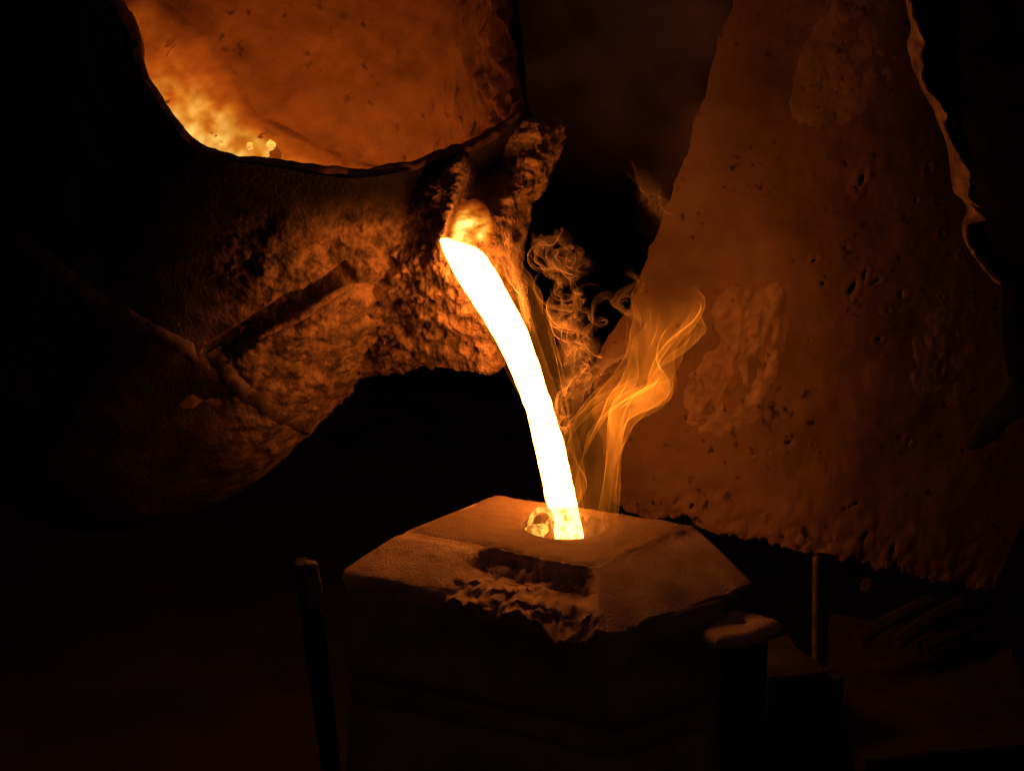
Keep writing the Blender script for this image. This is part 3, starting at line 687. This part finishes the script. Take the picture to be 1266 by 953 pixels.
for (x, y, Yd, rx, rz, sd) in ((770, 30, 2.85, 0.40, 0.36, 1), (858, 120, 2.17, 0.10, 0.22, 7), (825, 250, 2.14, 0.07, 0.075, 3)):
    c = at(x, y, Yd); V = []
    for i in range(17):
        for j in range(28):
            a = 2 * math.pi * j / 28; b = math.pi * (i / 16 - .5); V.append(c + np.array([math.cos(b) * math.cos(a), math.cos(b) * math.sin(a), math.sin(b)]) * np.array([rx, rx * 0.8, rz]))
    hz = mesh_obj("smoke_haze", V, loft_faces(17, 28, True, True), M_haze)
    tag(hz, "faint brown smoke drifting between the ladle and the apron", kind="stuff")

# ---------------------------------------------------------------- scorched hanging hide behind the flame
def hide_Y(px, py):
    u = (px - 740) / 520; v = py / 700
    y = 2.36 - 0.07 * math.sin(math.pi * min(1, max(0, u * 0.9))) + 0.05 * (1 - v)
    y += 0.42 * max(0.0, u - 0.42) ** 2
    y -= 0.004 * fbm((px * .02, py * .02, 3), 1, 4)
    return y + 0.012 * math.sin(u * 7 + v * 2.2) + 0.012 * fbm((u * 2.2, v * 2.2, 1), 1, 3)
LEFT = [(925, -60), (905, 0), (852, 180), (832, 235), (800, 320), (782, 370), (735, 455), (742, 540), (765, 632)]
RIGHTE = [(1330, -60), (1340, 0), (1360, 200), (1350, 300), (1340, 360), (1330, 440), (1310, 520), (1290, 580), (1222, 738)]
HR_, HC_ = 330, 300
Lc, Rc = catmull(LEFT, HR_), catmull(RIGHTE, HR_)
HOLES = [(948, 249, 7, 4, .1), (1064, 222, 6, 18, .35), (1058, 232, 7, 6, 0), (1043, 305, 6, 6, 0), (1005, 322, 8, 4, -.6), (1052, 356, 7, 14, .35), (1068, 340, 5, 9, .3), (1082, 347, 8, 5, -.5), (1112, 363, 7, 7, .3), (1016, 350, 7, 6, .4), (1096, 384, 5, 4, 0), (1085, 418, 6, 5, -.4),
         (1162, 455, 5, 12, .3), (975, 545, 6, 9, .3), (1005, 548, 4, 4, 0), (1015, 560, 5, 5, 0), (1013, 577, 5, 4, 0), (950, 558, 4, 4, 0), (930, 560, 4, 5, .2), (1121, 545, 5, 5, 0), (1050, 626, 18, 5, -.5), (1068, 662, 6, 13, .4), (1102, 680, 6, 12, .4), (808, 622, 5, 6, .3), (818, 622, 5, 6, .2), (836, 620, 3, 9, .2), (855, 628, 4, 9, .4), (875, 622, 3, 7, .3),
         (1162, 290, 5, 5, 0), (1158, 250, 5, 5, 0), (1131, 247, 4, 4, 0), (1146, 209, 5, 8, .4), (830, 272, 6, 4, -.3), (886, 360, 5, 4, -.4), (1186, 316, 4, 4, 0), (1163, 367, 4, 4, 0), (1000, 420, 4, 3, 0), (800, 360, 4, 3, 0)]
V = []; PXY = []
for i in range(HR_):
    v = i / (HR_ - 1)
    for j in range(HC_):
        u = j / (HC_ - 1); x = Lc[i][0] + (Rc[i][0] - Lc[i][0]) * u; y = Lc[i][1] + (Rc[i][1] - Lc[i][1]) * u + 4 * v * math.sin(math.pi * u)
        if j < 6: x += (1 - j / 6) * 7 * fbm((y * 0.03, 0, 0), 1, 4)
        d = 0.0; hole_d = 9
        for (hx, hy, ra, rb, an) in HOLES:
            ex, ey = x - hx, y - hy
            if abs(ex) > 40 or abs(ey) > 40: continue
            c_, s_ = math.cos(an), math.sin(an); qx, qy = c_ * ex + s_ * ey, -s_ * ex + c_ * ey
            q = math.hypot(qx / ra, qy / rb) * 1.05 + 0.5 * fbm((x * .11, y * .11, hx), 1, 3)
            hole_d = min(hole_d, q); d += 0.0018 * math.exp(-(q - 1.25) ** 2 * 5)
        hem = (1 - v) * 700      # px above the hem
        if hem < 60: d += 0.010 * fbm((x * .05, y * .05, 7), 1, 3) * (1 - hem / 60)
        PXY.append((x, y, hole_d, hem, u))
        V.append(at(x, y, hide_Y(x, y) - d))
cut = []
for (x, y, hd, hem, u) in PXY:
    notch = 10 + 13 * fbm((x * 0.022, 5, 0), 1, 3) + 5 * fbm((x * 0.10, 5, 0), 1, 3) + 14 * max(0, fbm((x * 0.05 + 0.3 * fbm((x * .02, 2, 0), 1, 2), 1, 0), 1, 2) - 0.22)
    cut.append(hd < 0.62 or hem < notch)
Fc = []
for i in range(HR_ - 1):
    for j in range(HC_ - 1):
        q = (i * HC_ + j, i * HC_ + j + 1, (i + 1) * HC_ + j + 1, (i + 1) * HC_ + j)
        if not (cut[q[0]] and cut[q[2]]) and not (cut[q[1]] and cut[q[3]]): Fc.append(q)
apron = thing("leather_apron", "large scorched brown leather apron with burn holes and ragged hem behind the flame", "apron", at(980, 690, 2.33))
hide = mesh_obj("hide", V, Fc, M_hide, apron)
sm = hide.modifiers.new("thickness", 'SOLIDIFY'); sm.thickness = 0.004; sm.offset = -1 
PATCH = [
 [(970, 120), (978, 155), (1008, 171), (1040, 163), (1080, 135), (1118, 92), (1128, 40), (1118, -15), (1050, -25), (1012, 20), (985, 60)],
 [(835, 500), (846, 552), (868, 548), (920, 546), (950, 515), (975, 460), (985, 400), (985, 345), (958, 332), (905, 340), (872, 372), (882, 412), (860, 445), (838, 472)],
 [(1110, 430), (1112, 490), (1135, 530), (1190, 535), (1225, 470), (1236, 400), (1234, 350), (1190, 350), (1150, 365), (1125, 395)]]
for pi_, pl in enumerate(PATCH):
    B = catmull(pl, 160, closed=True)[:, :2]; c = B.mean(0); V = []; RR = 46; amp = (0.0015, 0.008, 0.004)[pi_]
    for i in range(RR):
        f = i / (RR - 1)
        for j in range(160):
            g = 1 - f; w = 1 + (0.09 * fbm((B[j][0] * .05, B[j][1] * .05, 2), 1, 3) if g > 0.6 else 0)
            x, y = c + (B[j] - c) * g * w
            e = sst(0, (0.16, 0.34, 0.4)[pi_], f)
            rel = e * (0.0030 + amp * 0.4 + amp * 0.8 * fbm((x * .03 + y * .012, y * .02 - x * .006, pi_), 1, 5) + amp * 0.35 * fbm((x * .10, y * .07, pi_), 1, 3)) - (0.006 if f == 0 else 0)
            V.append(at(x, y, hide_Y(x, y) - 0.0010 - rel))
    mesh_obj("patch", V, loft_faces(RR, 160, cap1=True), (M_pale, M_patch, M_pale)[pi_], apron)

# ---------------------------------------------------------------- black jacket at the right edge
EDGE = [(1116, -60), (1120, 0), (1127, 40), (1123, 66), (1140, 110), (1150, 130), (1160, 152), (1172, 180), (1174, 205), (1180, 240), (1196, 264), (1190, 280), (1193, 300), (1212, 328), (1231, 350), (1232, 400), (1238, 455), (1252, 495), (1275, 520), (1330, 540)]
JR, JC = 150, 60
ed = catmull(EDGE, JR); V = []
for i in range(JR):
    f = i / (JR - 1)
    for j in range(JC):
        u = j / (JC - 1); x = ed[i][0] + 7 + (u ** 1.3) * 330; y = ed[i][1] + 30 * u
        roll = 0.05 * (1 - math.exp(-u * 14))
        Yd = 2.12 - roll * 0.9 - 0.10 * u + 0.03 * math.sin(f * 9 + u * 3) * min(1, u * 5) + 0.015 * fbm((u * 4, f * 6, 0), 1, 3)
        V.append(at(x, y, Yd))
jacket = thing("jacket", "black cloth jacket with a curled, lit front edge along the right of the apron", "jacket", at(1250, 500, 2.05))
jb = mesh_obj("cloth", V, grid_faces(JR, JC), M_cloth, jacket); sm = jb.modifiers.new("thickness", 'SOLIDIFY'); sm.thickness = 0.005; sm.offset = 1
# curled hem: a lip that turns outward, wider in places
V = []; HN = 220; HM = 14
he = catmull(EDGE[:15], HN)
for i in range(HN):
    x, y = he[i]
    wd = 3 + 9 * math.exp(-((y - 60) / 30) ** 2) + 9 * math.exp(-((y - 135) / 16) ** 2) + 14 * math.exp(-((y - 215) / 26) ** 2) + 17 * math.exp(-((y - 258) / 14) ** 2) + 2 * fbm((y * .07, 0, 0), 1, 3)
    wd = max(3.0, wd * 1.6)
    for j in range(HM):
        a = 2 * math.pi * j / HM
        q = at(x + wd * 0.5 - 1 + wd * 0.5 * math.cos(a), y + 0.25 * wd * math.cos(a), 2.085 + 0.006 * math.sin(a) - 0.026 * math.cos(a))
        V.append(q + 0.002 * np.array(noise.noise_vector(Vector(q) * 60)))
mesh_obj("hem", V, loft_faces(HN, HM, True, True), M_hem, jacket)
SL = [(1258, 462), (1228, 492), (1206, 520), (1194, 548), (1204, 556), (1228, 546), (1250, 522), (1275, 505)]
sb = catmull(SL, 60, closed=True)[:, :2]; c = sb.mean(0); V = []
for (sc_, dy) in ((0.0, -0.007), (0.5, -0.0065), (0.9, -0.004), (1.0, 0.0), (0.9, 0.004), (0.0, 0.005)):
    for q in sb:
        x, y = c + (q - c) * max(sc_, 0.01); V.append(at(x, y, 2.10 + dy))
mesh_obj("strap", V, loft_faces(6, 60, True, True), M_strap, jacket)

# ---------------------------------------------------------------- clamp, stakes, rods and clutter
# clamp plate with a bolt hole, right of the mould
cp = [(866, 781), (905, 752), (935, 758), (966, 769), (930, 786), (885, 793)]
zc = 0.69
P = np.array([onz(x, y, zc) for x, y in cp]); B = along(P, 12, 1); c = onz(914, 767, zc)
V = []
def cring(s, dz, hole_r=None):
    for j in range(72):
        if hole_r is not None:
            a = math.atan2(B[j][1] - c[1], B[j][0] - c[0]); p = c + np.array([hole_r * 1.0 * math.cos(a), hole_r * 0.8 * math.sin(a), dz])
        else: p = c + (B[j] - c) * s + np.array([0, 0, dz])
        V.append(p + 0.002 * np.array(noise.noise_vector(Vector(p) * 70)))
cring(0, -0.012, 0.009); cring(0, -0.002, 0.009); cring(0, 0.0, 0.012); cring(0.75, 0.002); cring(0.96, 0.0); cring(1.0, -0.004); cring(0.99, -0.012); cring(0.9, -0.014)
clamp = thing("mould_clamp", "small pale clamp plate with a bolt hole at the mould's right corner", "clamp", (c[0], c[1], 0))
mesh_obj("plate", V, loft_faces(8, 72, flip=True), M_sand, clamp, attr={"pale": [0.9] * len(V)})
bv, bf = box_mesh((c[0] + 0.005, c[1] + 0.02, zc / 2 - 0.012), (0.05, 0.05, zc - 0.034), 0.5, 0.003); mesh_obj("post", bv, bf, M_dark, clamp)
def post(name, label, cat, px0, px1, py, Y, lean, m1, depth=0.035, group=None):
    a, b = at(px0, py, Y), at(px1, py, Y); w = abs(b[0] - a[0]); x = (a[0] + b[0]) / 2; h = a[2]
    bv, bf = box_mesh((x, Y + depth / 2, h / 2), (w, depth, h), 0.1, 0.002)
    bv = [(v[0] + lean * (h - v[2]), v[1], v[2]) for v in bv]
    return tag(mesh_obj(name, bv, bf, m1, smooth=False), label, cat, group=group)
a_, b_ = at(374, 697, 1.62), at(392, 697, 1.62); hs = a_[2]; xs = (a_[0] + b_[0]) / 2
stake = thing("steel_stake", "short steel stake with light painted on its top standing left of the mould", "stake", (xs, 1.62, 0))
for nm, z0, z1, mt in (("painted_lit_top", hs - 0.062, hs, M_steel), ("shaft", 0.0, hs - 0.063, M_dark)):  # pale top over dark shaft paints the light fading down the stake
    bv, bf = box_mesh((xs, 1.63, (z0 + z1) / 2), (0.0165 if nm == "painted_lit_top" else 0.015, 0.014, z1 - z0), 0.35, 0.003)
    mesh_obj(nm, [(v[0] + 0.07 * (hs - v[2]), v[1], v[2]) for v in bv], bf, mt, stake, smooth=False)
post("side_post", "dark upright bar close against the mould's left side", "post", 362, 378, 699, 1.64, 0.09, M_dark, 0.03)
rod0 = at(1009, 688, 1.95); rod1 = at(1008, 838, 1.95)
rod = thing("steel_rod", "thin upright steel rod below the apron hem", "rod", (rod0[0], 1.95, 0))
path = [rod0 + np.array([0, 0, 0.0]), (rod0 + rod1) / 2, rod1, at(1005, 850, 1.95), at(985, 856, 1.93)]
pv, pf = tube(catmull(path, 40), 0.0052, 12); mesh_obj("shaft", pv, pf, M_steel, rod)
bx = at(1026, 838, 1.93)
bv, bf = box_mesh((bx[0], 1.95, bx[2] / 2), (0.036, 0.05, bx[2]), 0.1, 0.003); mesh_obj("foot", bv, bf, M_dark, rod)
def blockpx(name, label, cat, px, py, Y, s, rz, m1, jit=0.006, seed=0):
    c = at(px, py, Y); bv, bf = box_mesh((c[0], c[1], c[2] - s[2] / 2), s, rz, jit, seed=seed); return tag(mesh_obj(name, bv, bf, m1, smooth=False), label, cat)
zt = at(1150, 870, 2.0)
blockpx("mould_box", "low dark mould box under the apron at the lower right", "box", 1150, 868, 2.05, (0.34, 0.30, zt[2] + 0.02), 0.15, M_dark, 0.01)
zt = at(945, 800, 1.95)
blockpx("iron_block", "sooty iron block behind the clamp at the mould's right", "block", 960, 812, 1.95, (0.10, 0.12, at(960, 812, 1.95)[2]), 0.3, M_dark, 0.008, 3)
random.seed(3)
BARS = [((1060, 792), (1150, 742), "lowest scrap bar leaning by the mould box"), ((1105, 796), (1190, 745), "middle scrap bar leaning in the dim pile"), ((1140, 800), (1225, 770), "flattest scrap bar at the right of the pile"), ((1070, 722), (1200, 795), "scrap bar crossing over the other bars")]
for k_, (a, b, lb) in enumerate(BARS):
    p0, p1 = at(*a, 2.10 + 0.02 * k_), at(*b, 2.22 + 0.02 * k_)
    pv, pf = tube(catmull([p0, (p0 + p1) / 2 + np.array([0, 0, 0.006]), p1], 14), 0.011 + 0.002 * k_ % 0.004, 6)
    tag(mesh_obj("scrap_bar", pv, pf, M_dark, smooth=False), lb, "bar", group="scrap bars in the dim pile")
bm_c = at(1140, 800, 2.25)
blockpx("scrap_bin", "dim bin under the scrap bars at the lower right", "bin", 1140, 800, 2.25, (0.30, 0.22, bm_c[2]), -0.2, M_dark, 0.01, 6)
